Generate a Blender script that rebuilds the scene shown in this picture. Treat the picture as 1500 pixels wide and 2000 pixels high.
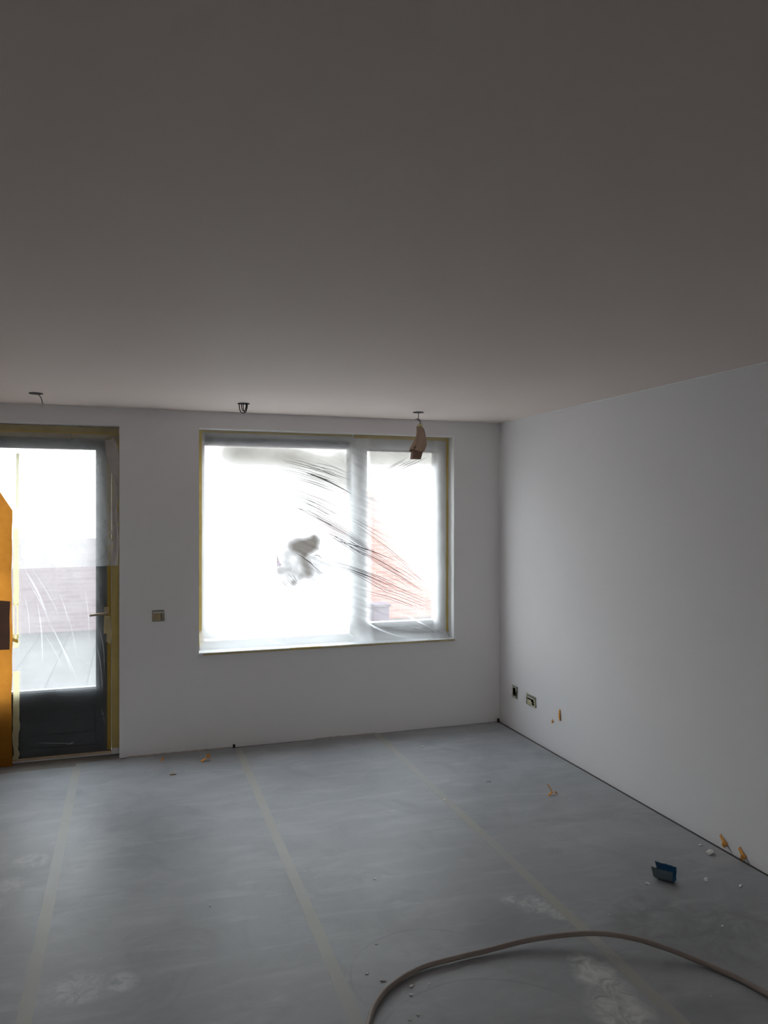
import bpy, bmesh, math, random
from mathutils import Vector, Matrix, noise as mn

for o in list(bpy.data.objects): bpy.data.objects.remove(o)
S = bpy.context.scene
COL = S.collection
R = random.Random(7)

# ---------------------------------------------------------------- camera
yaw, pit, rol, FPX = 0.324808, -0.003244, 0.000918, 1491.84
CAM_H, YW, XW, H = 1.7405, 5.6506, 2.9044, 2.45
Fv = Vector((math.sin(yaw)*math.cos(pit), math.cos(yaw)*math.cos(pit), math.sin(pit)))
R0 = Vector((math.cos(yaw), -math.sin(yaw), 0)); U0 = R0.cross(Fv)
Rv = R0*math.cos(rol) + U0*math.sin(rol); Uv = -R0*math.sin(rol) + U0*math.cos(rol)
cd = bpy.data.cameras.new('camera'); cam = bpy.data.objects.new('camera', cd); COL.objects.link(cam)
m = Matrix((Rv, Uv, -Fv)).transposed().to_4x4(); m.translation = (0, 0, CAM_H)
cam.matrix_world = m
cd.sensor_fit = 'HORIZONTAL'; cd.sensor_width = 36; cd.lens = 36*FPX/1500
cd.clip_start = .05; cd.clip_end = 300
S.camera = cam

# ---------------------------------------------------------------- sky, sun, exposure
SKY = 9.0
w = bpy.data.worlds.new('sky'); S.world = w; w.use_nodes = True
nt = w.node_tree; nt.nodes.clear()
out = nt.nodes.new('ShaderNodeOutputWorld'); bg = nt.nodes.new('ShaderNodeBackground')
tc = nt.nodes.new('ShaderNodeTexCoord'); sx = nt.nodes.new('ShaderNodeSeparateXYZ')
cr = nt.nodes.new('ShaderNodeValToRGB')
cr.color_ramp.elements[0].position = 0; cr.color_ramp.elements[0].color = (1, .985, .96, 1)
cr.color_ramp.elements[1].position = .7; cr.color_ramp.elements[1].color = (.82, .90, 1, 1)
nt.links.new(tc.outputs['Generated'], sx.inputs[0]); nt.links.new(sx.outputs['Z'], cr.inputs[0])
nt.links.new(cr.outputs[0], bg.inputs[0]); 
# overcast sky: about three times brighter overhead than at the horizon
st_ = nt.nodes.new('ShaderNodeMapRange'); st_.inputs['From Min'].default_value = 0; st_.inputs['From Max'].default_value = 1
st_.inputs['To Min'].default_value = .5*SKY; st_.inputs['To Max'].default_value = 1.5*SKY
nt.links.new(sx.outputs['Z'], st_.inputs['Value']); nt.links.new(st_.outputs[0], bg.inputs[1])
nt.links.new(bg.outputs[0], out.inputs[0])
S.view_settings.view_transform = 'Standard'; S.view_settings.look = 'None'
S.view_settings.gamma = 1; S.view_settings.use_curve_mapping = False
S.view_settings.exposure = 0.0

# ---------------------------------------------------------------- material helpers
class NM:
    def __init__(s, name):
        s.m = bpy.data.materials.new(name); s.m.use_nodes = True; s.t = s.m.node_tree; s.t.nodes.clear()
        s.out = s.n('ShaderNodeOutputMaterial')
    def n(s, k, **kw):
        x = s.t.nodes.new(k)
        for a, b in kw.items(): setattr(x, a, b)
        return x
    def l(s, a, b): s.t.links.new(a, b)
    def coords(s, kind='Object'):
        return s.n('ShaderNodeTexCoord').outputs[kind]
    def noise(s, co, scale, detail=3, rough=.5, dist=0):
        n = s.n('ShaderNodeTexNoise'); s.l(co, n.inputs['Vector'])
        n.inputs['Scale'].default_value = scale; n.inputs['Detail'].default_value = detail
        n.inputs['Roughness'].default_value = rough; n.inputs['Distortion'].default_value = dist
        return n.outputs['Fac']
    def ramp(s, f, stops):
        r = s.n('ShaderNodeValToRGB'); e = r.color_ramp.elements
        while len(e) < len(stops): e.new(.5)
        for i, (p, c) in enumerate(stops):
            e[i].position = p; e[i].color = (c if isinstance(c, tuple) else (c, c, c)) + (1,)
        s.l(f, r.inputs[0]); return r.outputs[0]
    def mix(s, f, a, b, mode='MIX'):
        x = s.n('ShaderNodeMix', data_type='RGBA', blend_type=mode)
        for k, v in ((0, f), (6, a), (7, b)):
            if hasattr(v, 'is_linked'): s.l(v, x.inputs[k])
            else: x.inputs[k].default_value = v if k == 0 else tuple(v) + (1,)
        return x.outputs[2]
    def math(s, op, a, b=0., c=0., clamp=False):
        x = s.n('ShaderNodeMath', operation=op, use_clamp=clamp)
        for k, v in ((0, a), (1, b), (2, c)):
            if hasattr(v, 'is_linked'): s.l(v, x.inputs[k])
            else: x.inputs[k].default_value = v
        return x.outputs[0]
    def bsdf(s, col, rough=.6, metal=0, bump=None, bs=.1, bd=.005, spec=.5):
        b = s.n('ShaderNodeBsdfPrincipled')
        if hasattr(col, 'is_linked'): s.l(col, b.inputs['Base Color'])
        else: b.inputs['Base Color'].default_value = tuple(col) + (1,)
        if hasattr(rough, 'is_linked'): s.l(rough, b.inputs['Roughness'])
        else: b.inputs['Roughness'].default_value = rough
        b.inputs['Metallic'].default_value = metal
        b.inputs['Specular IOR Level'].default_value = spec
        if bump is not None:
            u = s.n('ShaderNodeBump'); u.inputs['Strength'].default_value = bs; u.inputs['Distance'].default_value = bd
            s.l(bump, u.inputs['Height']); s.l(u.outputs[0], b.inputs['Normal'])
        s.l(b.outputs[0], s.out.inputs[0]); return b

def simple(name, col, rough=.6, var=.12, scale=20, metal=0, bs=.1, spec=.5):
    k = NM(name); co = k.coords(); f = k.noise(co, scale, 4)
    a = tuple(c*(1-var) for c in col); b = tuple(min(1, c*(1+var)) for c in col)
    k.bsdf(k.mix(f, a, b), rough, metal, k.noise(co, scale*6, 2), bs, spec=spec); return k.m

def plaster(name, base, pink=.3, trowel=1.0):
    k = NM(name); co = k.coords()
    f1 = k.ramp(k.noise(co, .9, 2, .5, .4), [(.35, 0.), (.7, 1.)])
    f2 = k.ramp(k.noise(co, 5, 5, .6, 1.0), [(.3, 0.), (.75, 1.)])
    a = base; b = (base[0]*.985, base[1]*.95, base[2]*.945)
    c = k.mix(k.math('MULTIPLY', f1, pink), a, b)
    c = k.mix(k.math('MULTIPLY', f2, .05*trowel), c, tuple(x*.8 for x in base))
    mp = k.n('ShaderNodeMapping'); k.l(co, mp.inputs[0]); mp.inputs['Scale'].default_value = (1, 1, .35)
    h = k.math('ADD', k.noise(mp.outputs[0], 3, 4, .5, .8), k.math('MULTIPLY', k.noise(co, 160, 2), .1))
    k.bsdf(c, .72, 0, h, .18*trowel, .02, spec=.3); return k.m

M = {}
M['plaster'] = plaster('fresh_plaster', (.88, .862, .868), .5)
M['ceiling'] = plaster('ceiling_plaster', (.88, .765, .70), .6, .4)
M['reveal'] = plaster('reveal_plaster', (.88, .87, .865), .2, .4)
M['screed'] = simple('concrete_screed', (.06, .055, .05), .85, .3, 9)
M['bead'] = simple('white_bead', (.95, .95, .94), .3, .02, 5)
M['threshold'] = simple('threshold_stone', (.27, .25, .225), .8, .2, 12)
M['white_paint'] = simple('white_paint', (.80, .80, .79), .35, .03, 5)
M['sill'] = simple('sill_white', (.84, .84, .84), .3, .03, 5)
M['anthracite'] = simple('anthracite_paint', (.028, .031, .035), .4, .1, 8)
M['rail_grey'] = simple('grey_rail_paint', (.05, .05, .05), .5, .1, 8)
M['grille'] = simple('grille_grey', (.06, .062, .066), .5, .1, 30)
M['wire'] = simple('black_wire', (.006, .006, .007), .4, .1, 50)
M['box'] = simple('dark_box', (.02, .018, .016), .7, .2, 40)
M['clearwire'] = simple('grey_wire', (.22, .21, .20), .5, .1, 50)
M['whiteplastic'] = simple('white_plastic', (.7, .68, .62), .4, .05, 50)
M['orange'] = simple('orange_tape', (.82, .36, .06), .55, .15, 60)
M['tan'] = simple('tan_tape', (.55, .40, .26), .6, .15, 60)
M['hose'] = simple('beige_hose', (.30, .245, .215), .5, .12, 40)
M['crumb'] = simple('plaster_crumb', (.90, .89, .87), .9, .1, 60, bs=.5)
M['blue_out'] = simple('blue_grey_outside', (.09, .13, .15), .45, .15, 30)
M['blue_in'] = simple('blue_inside', (.012, .075, .17), .35, .15, 30)
M['handle'] = simple('taped_handle', (.36, .28, .19), .5, .1, 40)
M['white_shoe'] = M['white_paint']

def tape(name, col, tr=.25, rough=.55):
    k = NM(name); co = k.coords(); f = k.noise(co, 14, 4)
    c = k.mix(f, tuple(x*.8 for x in col), tuple(min(1, x*1.12) for x in col))
    a = k.n('ShaderNodeBsdfPrincipled'); k.l(c, a.inputs['Base Color']); a.inputs['Roughness'].default_value = rough
    t = k.n('ShaderNodeBsdfTranslucent'); k.l(c, t.inputs['Color'])
    x = k.n('ShaderNodeMixShader'); x.inputs[0].default_value = tr
    k.l(a.outputs[0], x.inputs[1]); k.l(t.outputs[0], x.inputs[2]); k.l(x.outputs[0], k.out.inputs[0]); return k.m
M['yellow'] = tape('yellow_masking_tape', (.66, .50, .17), .25)
M['olive'] = tape('olive_masking_tape', (.62, .50, .27), .15)
M['gold'] = tape('deep_yellow_masking_tape', (.42, .27, .03), .1)
M['cream'] = tape('cream_masking_tape', (.86, .80, .50), .5)
M['brownbag'] = tape('brown_wrapping_paper', (.50, .36, .27), .12, .7)
M['browndark'] = tape('dark_brown_cardboard', (.25, .15, .11), .05, .7)

def kraft():
    k = NM('kraft_paper'); co = k.coords()
    f = k.noise(co, 22, 5, .65); f2 = k.noise(co, 160, 3, .6)
    c = k.mix(f, (.38, .14, .018), (.56, .23, .038))
    c = k.mix(k.math('MULTIPLY', f2, .45), c, (.35, .14, .02))
    a = k.n('ShaderNodeBsdfDiffuse'); k.l(c, a.inputs[0])
    t = k.n('ShaderNodeBsdfTranslucent'); k.l(c, t.inputs[0])
    x = k.n('ShaderNodeMixShader'); x.inputs[0].default_value = .55
    k.l(a.outputs[0], x.inputs[1]); k.l(t.outputs[0], x.inputs[2]); k.l(x.outputs[0], k.out.inputs[0]); return k.m
M['kraft'] = kraft()

def film(name, haze, trans=(.95, .95, .95), attr=False, gl=.05, tl=(.93, .93, .94)):
    """thin plastic sheet: part clear, part milky (haze), a little surface gloss"""
    k = NM(name); co = k.coords()
    T = k.n('ShaderNodeBsdfTransparent'); L = k.n('ShaderNodeBsdfTranslucent'); G = k.n('ShaderNodeBsdfGlossy')
    G.inputs['Roughness'].default_value = .25
    if attr:
        a = k.n('ShaderNodeAttribute', attribute_name='haze').outputs['Fac']
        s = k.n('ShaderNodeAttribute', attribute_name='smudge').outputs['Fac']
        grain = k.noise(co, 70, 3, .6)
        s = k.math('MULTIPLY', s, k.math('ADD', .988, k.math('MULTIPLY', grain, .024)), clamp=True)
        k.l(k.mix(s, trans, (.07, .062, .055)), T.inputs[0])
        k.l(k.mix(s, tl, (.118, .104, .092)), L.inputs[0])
        h = a
    else:
        n = k.noise(co, 3.5, 4, .6, 1.5)
        h = k.math('ADD', haze-.08, k.math('MULTIPLY', n, .16), clamp=True)
        T.inputs[0].default_value = trans+(1,); L.inputs[0].default_value = tl+(1,)
    x = k.n('ShaderNodeMixShader'); k.l(h, x.inputs[0]); k.l(T.outputs[0], x.inputs[1]); k.l(L.outputs[0], x.inputs[2])
    y = k.n('ShaderNodeMixShader'); y.inputs[0].default_value = gl; k.l(x.outputs[0], y.inputs[1]); k.l(G.outputs[0], y.inputs[2])
    bu = k.n('ShaderNodeBump'); bu.inputs['Strength'].default_value = .3; bu.inputs['Distance'].default_value = .01
    k.l(k.noise(co, 18, 3, .5, 1), bu.inputs['Height']); k.l(bu.outputs[0], G.inputs['Normal'])
    k.l(y.outputs[0], k.out.inputs[0]); return k.m
M['film_window'] = film('window_masking_film', .6, attr=True)
M['film_door'] = film('door_masking_film', .11, (.86, .86, .86), gl=.03)
M['film_milky'] = film('milky_masking_film', .26, (.85, .85, .85))
M['fold'] = film('folded_film', .45, (.12, .11, .11), tl=(.13, .12, .12), gl=.05)
M['fold_bright'] = film('bright_film_fold', .8, (.8, .8, .8), tl=(.97, .97, .98), gl=.12)

def glass():
    k = NM('window_glass')
    T = k.n('ShaderNodeBsdfTransparent'); T.inputs[0].default_value = (.93, .95, .94, 1)
    G = k.n('ShaderNodeBsdfGlossy'); G.inputs['Roughness'].default_value = .02
    x = k.n('ShaderNodeMixShader'); x.inputs[0].default_value = .06
    k.l(T.outputs[0], x.inputs[1]); k.l(G.outputs[0], x.inputs[2]); k.l(x.outputs[0], k.out.inputs[0]); return k.m
M['glass'] = glass()

def brick(name, c1, c2, c3):
    k = NM(name); mp = k.n('ShaderNodeMapping'); k.l(k.coords(), mp.inputs[0])
    mp.inputs['Rotation'].default_value = (math.radians(90), 0, 0)
    b = k.n('ShaderNodeTexBrick'); k.l(mp.outputs[0], b.inputs['Vector'])
    b.inputs['Scale'].default_value = 1; b.inputs['Brick Width'].default_value = .22; b.inputs['Row Height'].default_value = .065
    b.inputs['Mortar Size'].default_value = .006
    b.inputs['Color1'].default_value = c1+(1,); b.inputs['Color2'].default_value = c2+(1,)
    b.inputs['Mortar'].default_value = c3+(1,)
    k.bsdf(b.outputs['Color'], .9, 0, b.outputs['Fac'], -.3); return k.m
M['brick'] = brick('salmon_brick', (.42, .17, .13), (.36, .13, .10), (.36, .24, .20))
M['brick_grey'] = brick('pinkish_grey_brick', (.21, .165, .17), (.18, .14, .145), (.22, .18, .18))
def paving():
    k = NM('concrete_paving'); b = k.n('ShaderNodeTexBrick'); k.l(k.coords(), b.inputs['Vector'])
    b.offset = 0; b.inputs['Scale'].default_value = 1; b.inputs['Brick Width'].default_value = .4; b.inputs['Row Height'].default_value = .4
    b.inputs['Mortar Size'].default_value = .008
    b.inputs['Color1'].default_value = (.085, .078, .074, 1); b.inputs['Color2'].default_value = (.072, .066, .062, 1)
    b.inputs['Mortar'].default_value = (.05, .048, .045, 1)
    k.bsdf(b.outputs['Color'], .9); return k.m
M['paving'] = paving()

def card():
    """grey protective floor card with plaster dust, stains, ring marks and a drag mark"""
    k = NM('grey_floor_card'); co = k.coords()
    sep = k.n('ShaderNodeSeparateXYZ'); k.l(co, sep.inputs[0]); X, Y = sep.outputs[0], sep.outputs[1]
    big = k.ramp(k.noise(co, 1.3, 5, .6, .8), [(.3, 0.), (.72, 1.)])
    c = k.mix(big, (.285, .29, .299), (.385, .39, .404))
    mp = k.n('ShaderNodeMapping'); k.l(co, mp.inputs[0]); mp.inputs['Rotation'].default_value = (0, 0, .5); mp.inputs['Scale'].default_value = (1, 4, 1)
    st = k.ramp(k.noise(mp.outputs[0], 2.2, 6, .65, .5), [(.50, 0.), (.80, 1.)])
    c = k.mix(k.math('MULTIPLY', st, .5), c, (.52, .52, .53))
    dk = k.ramp(k.noise(co, 2.6, 5, .6, 1.2), [(.50, 0.), (.68, 1.)])
    c = k.mix(k.math('MULTIPLY', dk, .4), c, (.23, .235, .24))
    # fine white plaster specks
    v = k.n('ShaderNodeTexVoronoi'); k.l(co, v.inputs['Vector']); v.inputs['Scale'].default_value = 9
    sp = k.math('LESS_THAN', v.outputs['Distance'], .028)
    sel = k.math('GREATER_THAN', k.noise(co, 2.4, 2), .52)
    c = k.mix(k.math('MULTIPLY', k.math('MULTIPLY', sp, sel), .7), c, (.75, .75, .75))
    v2 = k.n('ShaderNodeTexVoronoi'); k.l(co, v2.inputs['Vector']); v2.inputs['Scale'].default_value = 5.3
    c = k.mix(k.math('MULTIPLY', k.math('LESS_THAN', v2.outputs['Distance'], .014), .35), c, (.05, .05, .05))
    wob = k.math('MULTIPLY', k.math('SUBTRACT', k.noise(co, 5, 3), .5), .06)
    def dist(cx, cy, ax=1, ay=1):
        dx = k.math('MULTIPLY', k.math('SUBTRACT', X, cx), ax); dy = k.math('MULTIPLY', k.math('SUBTRACT', Y, cy), ay)
        return k.math('SQRT', k.math('ADD', k.math('MULTIPLY', dx, dx), k.math('MULTIPLY', dy, dy)))
    def ring(cx, cy, r, wd, amt, c, col=(.10, .10, .10)):
        d = k.math('ABSOLUTE', k.math('SUBTRACT', k.math('ADD', dist(cx, cy), k.math('MULTIPLY', wob, .25)), r))
        f = k.math('SUBTRACT', 1, k.math('DIVIDE', d, wd), clamp=True)
        g = k.ramp(k.noise(co, 3.1, 2), [(.38, 0.), (.55, 1.)])
        g = k.math('MULTIPLY', g, k.math('MULTIPLY', k.math('SUBTRACT', Y, cy-.15), 8, clamp=True))
        return k.mix(k.math('MULTIPLY', k.math('MULTIPLY', f, amt), g), c, col)
    c = ring(.26, 5.293, .146, .008, .25, c)
    c = ring(1.08, 2.658, .30, .009, .22, c)  # faint darker arc near the hose
    c = ring(1.128, 2.161, .42, .009, .2, c)  # second, wider darker arc near the hose
    def patch(pts, amt, c, col, sc=14, rad=.06):
        tot = None
        for (cx, cy, r) in pts:
            d = k.math('SUBTRACT', 1, k.math('DIVIDE', k.math('ADD', dist(cx, cy), wob), r), clamp=True)
            tot = d if tot is None else k.math('MAXIMUM', tot, d)
        g = k.ramp(k.noise(co, sc, 5, .65, 1), [(.35, 0.), (.6, 1.)])
        return k.mix(k.math('MULTIPLY', k.math('MULTIPLY', k.math('MULTIPLY', tot, 2.2, clamp=True), amt), g), c, col)
    c = patch([(1.66, 2.54, .07), (1.66, 2.45, .10), (1.655, 2.34, .11), (1.62, 2.24, .13), (1.58, 2.12, .14), (1.52, 2.0, .14)], .95, c, (.66, .66, .64))
    c = patch([(1.70, 2.98, .09), (1.77, 2.87, .06), (1.62, 3.05, .05)], .6, c, (.62, .62, .61), 25)
    c = patch([(-.17, 2.98, .12), (-.02, 2.97, .07)], .6, c, (.62, .62, .61), 25)
    c = patch([(-.45, 4.14, .10), (-.52, 3.9, .09), (-.62, 3.7, .12)], .55, c, (.6, .6, .6), 18)
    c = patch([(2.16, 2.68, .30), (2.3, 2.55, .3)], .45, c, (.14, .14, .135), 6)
    b = k.math('ADD', k.noise(co, 4, 3), k.math('MULTIPLY', k.noise(co, 220, 2), .03))
    k.bsdf(c, k.ramp(big, [(0, .40), (1, .55)]), 0, b, .2, .01, spec=.42); return k.m
M['card'] = card()
def seam():
    k = NM('beige_seam_tape'); co = k.coords()
    f = k.noise(co, 6, 4, .6); c = k.mix(f, (.345, .335, .295), (.41, .398, .355))
    d = k.ramp(k.noise(co, .9, 3, .6), [(.45, 0.), (.62, 1.)])
    c = k.mix(k.math('MULTIPLY', d, .55), c, (.37, .372, .37))
    k.bsdf(c, .46, spec=.42); return k.m
M['seam'] = seam()

# ---------------------------------------------------------------- geometry helpers
def box(bm, x0, x1, y0, y1, z0, z1):
    vs = [bm.verts.new((x, y, z)) for x in (x0, x1) for y in (y0, y1) for z in (z0, z1)]
    for f in ((0, 1, 3, 2), (4, 6, 7, 5), (0, 4, 5, 1), (2, 3, 7, 6), (0, 2, 6, 4), (1, 5, 7, 3)):
        bm.faces.new([vs[i] for i in f])
def fin(name, bm, mat, parent=None, smooth=False, bevel=0, loc=None, kind=None, label=None):
    bmesh.ops.recalc_face_normals(bm, faces=bm.faces)
    me = bpy.data.meshes.new(name); bm.to_mesh(me); bm.free()
    o = bpy.data.objects.new(name, me); COL.objects.link(o)
    for mm in (mat if isinstance(mat, (list, tuple)) else [mat]): me.materials.append(mm)
    if smooth:
        for p in me.polygons: p.use_smooth = True
    if bevel:
        b = o.modifiers.new('bevel', 'BEVEL'); b.width = bevel; b.segments = 2; b.limit_method = 'ANGLE'
    if parent: o.parent = parent
    if loc: o.location = loc
    if kind: o['kind'] = kind
    if label: o['label'] = label
    return o
def bx(name, mat, *d, parent=None, bevel=0, kind=None, label=None):
    bm = bmesh.new(); box(bm, *d); return fin(name, bm, mat, parent, bevel=bevel, kind=kind, label=label)
def empty(name, loc=(0, 0, 0)):
    o = bpy.data.objects.new(name, None); COL.objects.link(o); o.location = loc; o.empty_display_size = .05; return o
def tag(o, label, cat, group=None):
    o['label'] = label; o['category'] = cat
    if group: o['group'] = group
    return o
def sync(root):
    """children were modelled in world space: keep them there although the root stands at the thing's base"""
    inv = Matrix.Translation(root.location).inverted()
    for c in root.children: c.matrix_parent_inverse = inv
def tube(bm, pts, r, n=10, closed=False):
    pts = [Vector(p) for p in pts]; rs = r if isinstance(r, (list, tuple)) else [r]*len(pts)
    rings = []; up = Vector((0, 0, 1)); prev = None
    for i, p in enumerate(pts):
        t = (pts[min(i+1, len(pts)-1)] - pts[max(i-1, 0)]).normalized()
        a = (prev - t*prev.dot(t)) if prev else (up.cross(t) if abs(t.z) < .95 else Vector((1, 0, 0)).cross(t))
        a.normalize(); b = t.cross(a); prev = a
        rings.append([bm.verts.new(p + a*math.cos(2*math.pi*k/n)*rs[i] + b*math.sin(2*math.pi*k/n)*rs[i]) for k in range(n)])
    for i in range(len(rings)-1):
        for k in range(n): bm.faces.new((rings[i][k], rings[i][(k+1) % n], rings[i+1][(k+1) % n], rings[i+1][k]))
    bm.faces.new(rings[0][::-1]); bm.faces.new(rings[-1])
def catmull(P, k=8):
    P = [Vector(p) for p in P]; Q = [2*P[0]-P[1]] + P + [2*P[-1]-P[-2]]; o = []
    for i in range(1, len(Q)-2):
        a, b, c, d = Q[i-1:i+3]
        for j in range(k):
            t = j/k; o.append(.5*((2*b) + (c-a)*t + (2*a-5*b+4*c-d)*t*t + (3*b-a-3*c+d)*t**3))
    o.append(P[-1]); return o
def strip_poly(bm, pts, th, axis='y', at=0.0):
    """plate with outline pts, thickness th, lying on plane axis=at (towards the room)"""
    def mk(u, v, d):
        return (u, at+d, v) if axis == 'y' else ((at+d, u, v) if axis == 'x' else (u, v, at+d))
    a = [bm.verts.new(mk(u, v, 0)) for u, v in pts]; b = [bm.verts.new(mk(u, v, th)) for u, v in pts]
    bm.faces.new(a); bm.faces.new(b[::-1]); n = len(pts)
    for i in range(n): bm.faces.new((a[i], a[(i+1) % n], b[(i+1) % n], b[i]))
def rag_strip(p0, p1, w_, seed, n=14, j=.12):
    """a strip of tape between 2-D points with slightly uneven edges"""
    rr = random.Random(seed); a = Vector(p0); b = Vector(p1); d = (b-a); nrm = Vector((-d.y, d.x)).normalized()
    L = []; Rr = []
    for i in range(n+1):
        c = a + d*i/n
        L.append(c + nrm*w_*.5*(1+rr.uniform(-j, j))); Rr.append(c - nrm*w_*.5*(1+rr.uniform(-j, j)))
    return [tuple(q) for q in L] + [tuple(q) for q in Rr[::-1]]

# ---------------------------------------------------------------- room shell
RX0, RY0 = -1.75, -9.0             # left wall and rear wall of the room
WO = (.494, 2.499, .688, 2.329)    # window opening x0 x1 z0 z1
DO = (-1.12, -.050, 0, 2.323)      # door opening
T = .32
bm = bmesh.new()
x_ = [RX0-.3, DO[0], DO[1], WO[0], WO[1], XW+.3]
box(bm, x_[0], x_[1], YW, YW+T, -.05, H)
box(bm, x_[1], x_[2], YW, YW+T, DO[3], H)
box(bm, x_[2], x_[3], YW, YW+T, -.05, H)
box(bm, x_[3], x_[4], YW, YW+T, WO[3], H)
box(bm, x_[3], x_[4], YW, YW+T, -.05, WO[2])
box(bm, x_[4], x_[5], YW, YW+T, -.05, H)
bmesh.ops.remove_doubles(bm, verts=bm.verts, dist=1e-4)
fin('wall_back', bm, M['plaster'], kind='structure')
bx('wall_right', M['plaster'], XW, XW+.3, RY0-.3, YW, -.05, H, kind='structure')
bx('wall_left', M['plaster'], RX0-.3, RX0, RY0-.3, YW, -.05, H, kind='structure')
BWX = (-.9, 2.4, .60, 2.25)        # unseen window added behind the camera to light the back wall
bm = bmesh.new()
box(bm, RX0, BWX[0], RY0-.3, RY0, -.05, H); box(bm, BWX[1], XW, RY0-.3, RY0, -.05, H)
box(bm, BWX[0], BWX[1], RY0-.3, RY0, -.05, BWX[2]); box(bm, BWX[0], BWX[1], RY0-.3, RY0, BWX[3], H)
fin('wall_front', bm, M['plaster'], kind='structure')
bx('ceiling', M['ceiling'], RX0-.3, XW+.3, RY0-.3, YW+T, H, H+.3, kind='structure')
bx('floor', M['screed'], RX0-.3, XW+.3, RY0-.3, YW, -.25, -.003, kind='structure')
bx('trim_1', M['bead'], XW-.008, XW-.0005, RY0, YW-.001, H-.008, H-.0005, kind='structure', label='pale hairline bead between right wall and ceiling')
bx('trim_2', M['reveal'], WO[0]-.012, WO[1]+.012, YW-.002, YW-.0002, WO[3], WO[3]+.009, kind='structure', label='pale plaster bead along the window head')
bx('trim_3', M['reveal'], WO[1], WO[1]+.010, YW-.002, YW-.0002, WO[2]+.02, WO[3], kind='structure', label='pale plaster bead at right of the window')
bx('trim_4', M['reveal'], DO[0], DO[1]+.012, YW-.002, YW-.0002, DO[3], DO[3]+.009, kind='structure', label='pale plaster bead along the door head')
# white reveals lining the window opening (thin plaster skins)
bx('trim_5', M['reveal'], WO[1]-.003, WO[1]-.0002, YW+.001, YW+.118, WO[2]+.02, WO[3]-.003, kind='structure', label='white right reveal of the window')
bx('trim_6', M['reveal'], WO[0]+.003, WO[1]-.003, YW+.001, YW+.118, WO[3]-.003, WO[3]-.0002, kind='structure', label='white soffit over the window')

# ---------------------------------------------------------------- outdoors
bx('ground', M['paving'], -40, 40, -45, 45, -.45, -.251, kind='structure')
bx('terrace', M['paving'], -12, 14, YW+T, 40, -.25, -.10, kind='structure')
bx('trim_7', M['threshold'], DO[0], DO[1], YW-.13, YW+T, -.10, -.0026, kind='structure', label='dark door recess floor')
bm = bmesh.new(); box(bm, -9, 3.6, 12.4, 12.62, -.12, 1.3)
gw = tag(fin('garden_wall', bm, M['brick_grey']), 'pink brick garden wall seen faintly through the door glass', 'wall')
e = tag(empty('brick_shed', (5.6, 12.5, -.1)), 'blurred salmon brick outbuilding seen through the right window pane', 'building')
bx('wall', M['brick'], 3.75, 9.5, 12.2, 15.5, -.12, 1.95, parent=e)
bm = bmesh.new()
pr = [(12.0, 1.95), (15.7, 1.95), (15.7, 2.05), (12.0, 2.05)]
a = [bm.verts.new((3.6, y, z)) for y, z in pr]; b = [bm.verts.new((9.6, y, z)) for y, z in pr]
bm.faces.new(a); bm.faces.new(b[::-1])
for i in range(4): bm.faces.new((a[i], a[(i+1) % 4], b[(i+1) % 4], b[i]))
fin('roof', bm, simple('roof_terracotta', (.45, .2, .12), .9, .2, 5), e)
bx('door', M['rail_grey'], 5.3, 6.1, 12.16, 12.2, -.1, 1.5, parent=e)
sync(e)
bm = bmesh.new(); box(bm, 3.74, 4.0, 11.6, 11.9, -.10, .18); box(bm, 3.72, 4.02, 11.57, 11.93, .18, .23)
tag(fin('planter', bm, simple('mauve_planter', (.10, .07, .085), .8, .2, 8), bevel=.01), 'dark mauve planter blurred behind the right window pane', 'planter')

# ---------------------------------------------------------------- window
FY = YW + .12                       # room side of the frame
win = empty('window_1', (1.5, FY, WO[2])); win['kind'] = 'structure'
win['label'] = 'white framed window with a wide fixed pane and a narrow opening sash'
def frame(name, mat, x0, x1, z0, z1, wl, wr, wb, wt, y0, y1, parent, bevel=.004):
    bm = bmesh.new()
    box(bm, x0, x0+wl, y0, y1, z0, z1); box(bm, x1-wr, x1, y0, y1, z0, z1)
    box(bm, x0+wl, x1-wr, y0, y1, z1-wt, z1); box(bm, x0+wl, x1-wr, y0, y1, z0, z0+wb)
    return fin(name, bm, mat, parent, bevel=bevel)
frame('window_frame', M['white_paint'], .494, 2.499, .70, 2.329, .052, .075, .066, .112, FY, FY+.10, win)
bx('mullion', M['white_paint'], 1.659, 1.745, FY+.002, FY+.10, .766, 2.217, parent=win, bevel=.004)
sash = frame('sash', M['white_paint'], 1.745, 2.424, .766, 2.215, .057, .050, .078, .01, FY-.006, FY+.06, win, .006)
bx('pane', M['glass'], .546, 1.659, FY+.055, FY+.061, .766, 2.217, parent=win)
pn = bx('pane', M['glass'], 1.80, 2.376, FY+.03, FY+.036, .842, 2.207, parent=sash)
gr = bx('ventilation_grille', M['grille'], .553, 1.655, FY-.010, FY+.02, 2.222, 2.277, parent=win, bevel=.003, label='dark grey ventilation grille over the wide pane')
bx('end_cap', M['box'], .548, .566, FY-.013, FY+.02, 2.217, 2.281, parent=gr, bevel=.003)
bx('slot', M['wire'], .58, 1.64, FY-.0115, FY-.0095, 2.245, 2.252, parent=gr)
bx('sash_handle', M['white_paint'], 1.760, 1.782, FY-.04, FY-.012, 1.30, 1.43, parent=sash, bevel=.006)
sync(win)
w2 = empty('added_window', ((BWX[0]+BWX[1])/2, RY0-.12, BWX[2])); w2['kind'] = 'structure'; w2['label'] = 'unseen window added behind the viewer to light the back wall'
frame('window_frame', M['white_paint'], *BWX, .06, .06, .06, .06, RY0-.22, RY0-.12, w2)  # frame of the added unseen window
bx('pane', M['glass'], BWX[0]+.06, BWX[1]-.06, RY0-.18, RY0-.174, BWX[2]+.06, BWX[3]-.06, parent=w2)  # pane of the added unseen window
sync(w2)
bm = bmesh.new()
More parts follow.
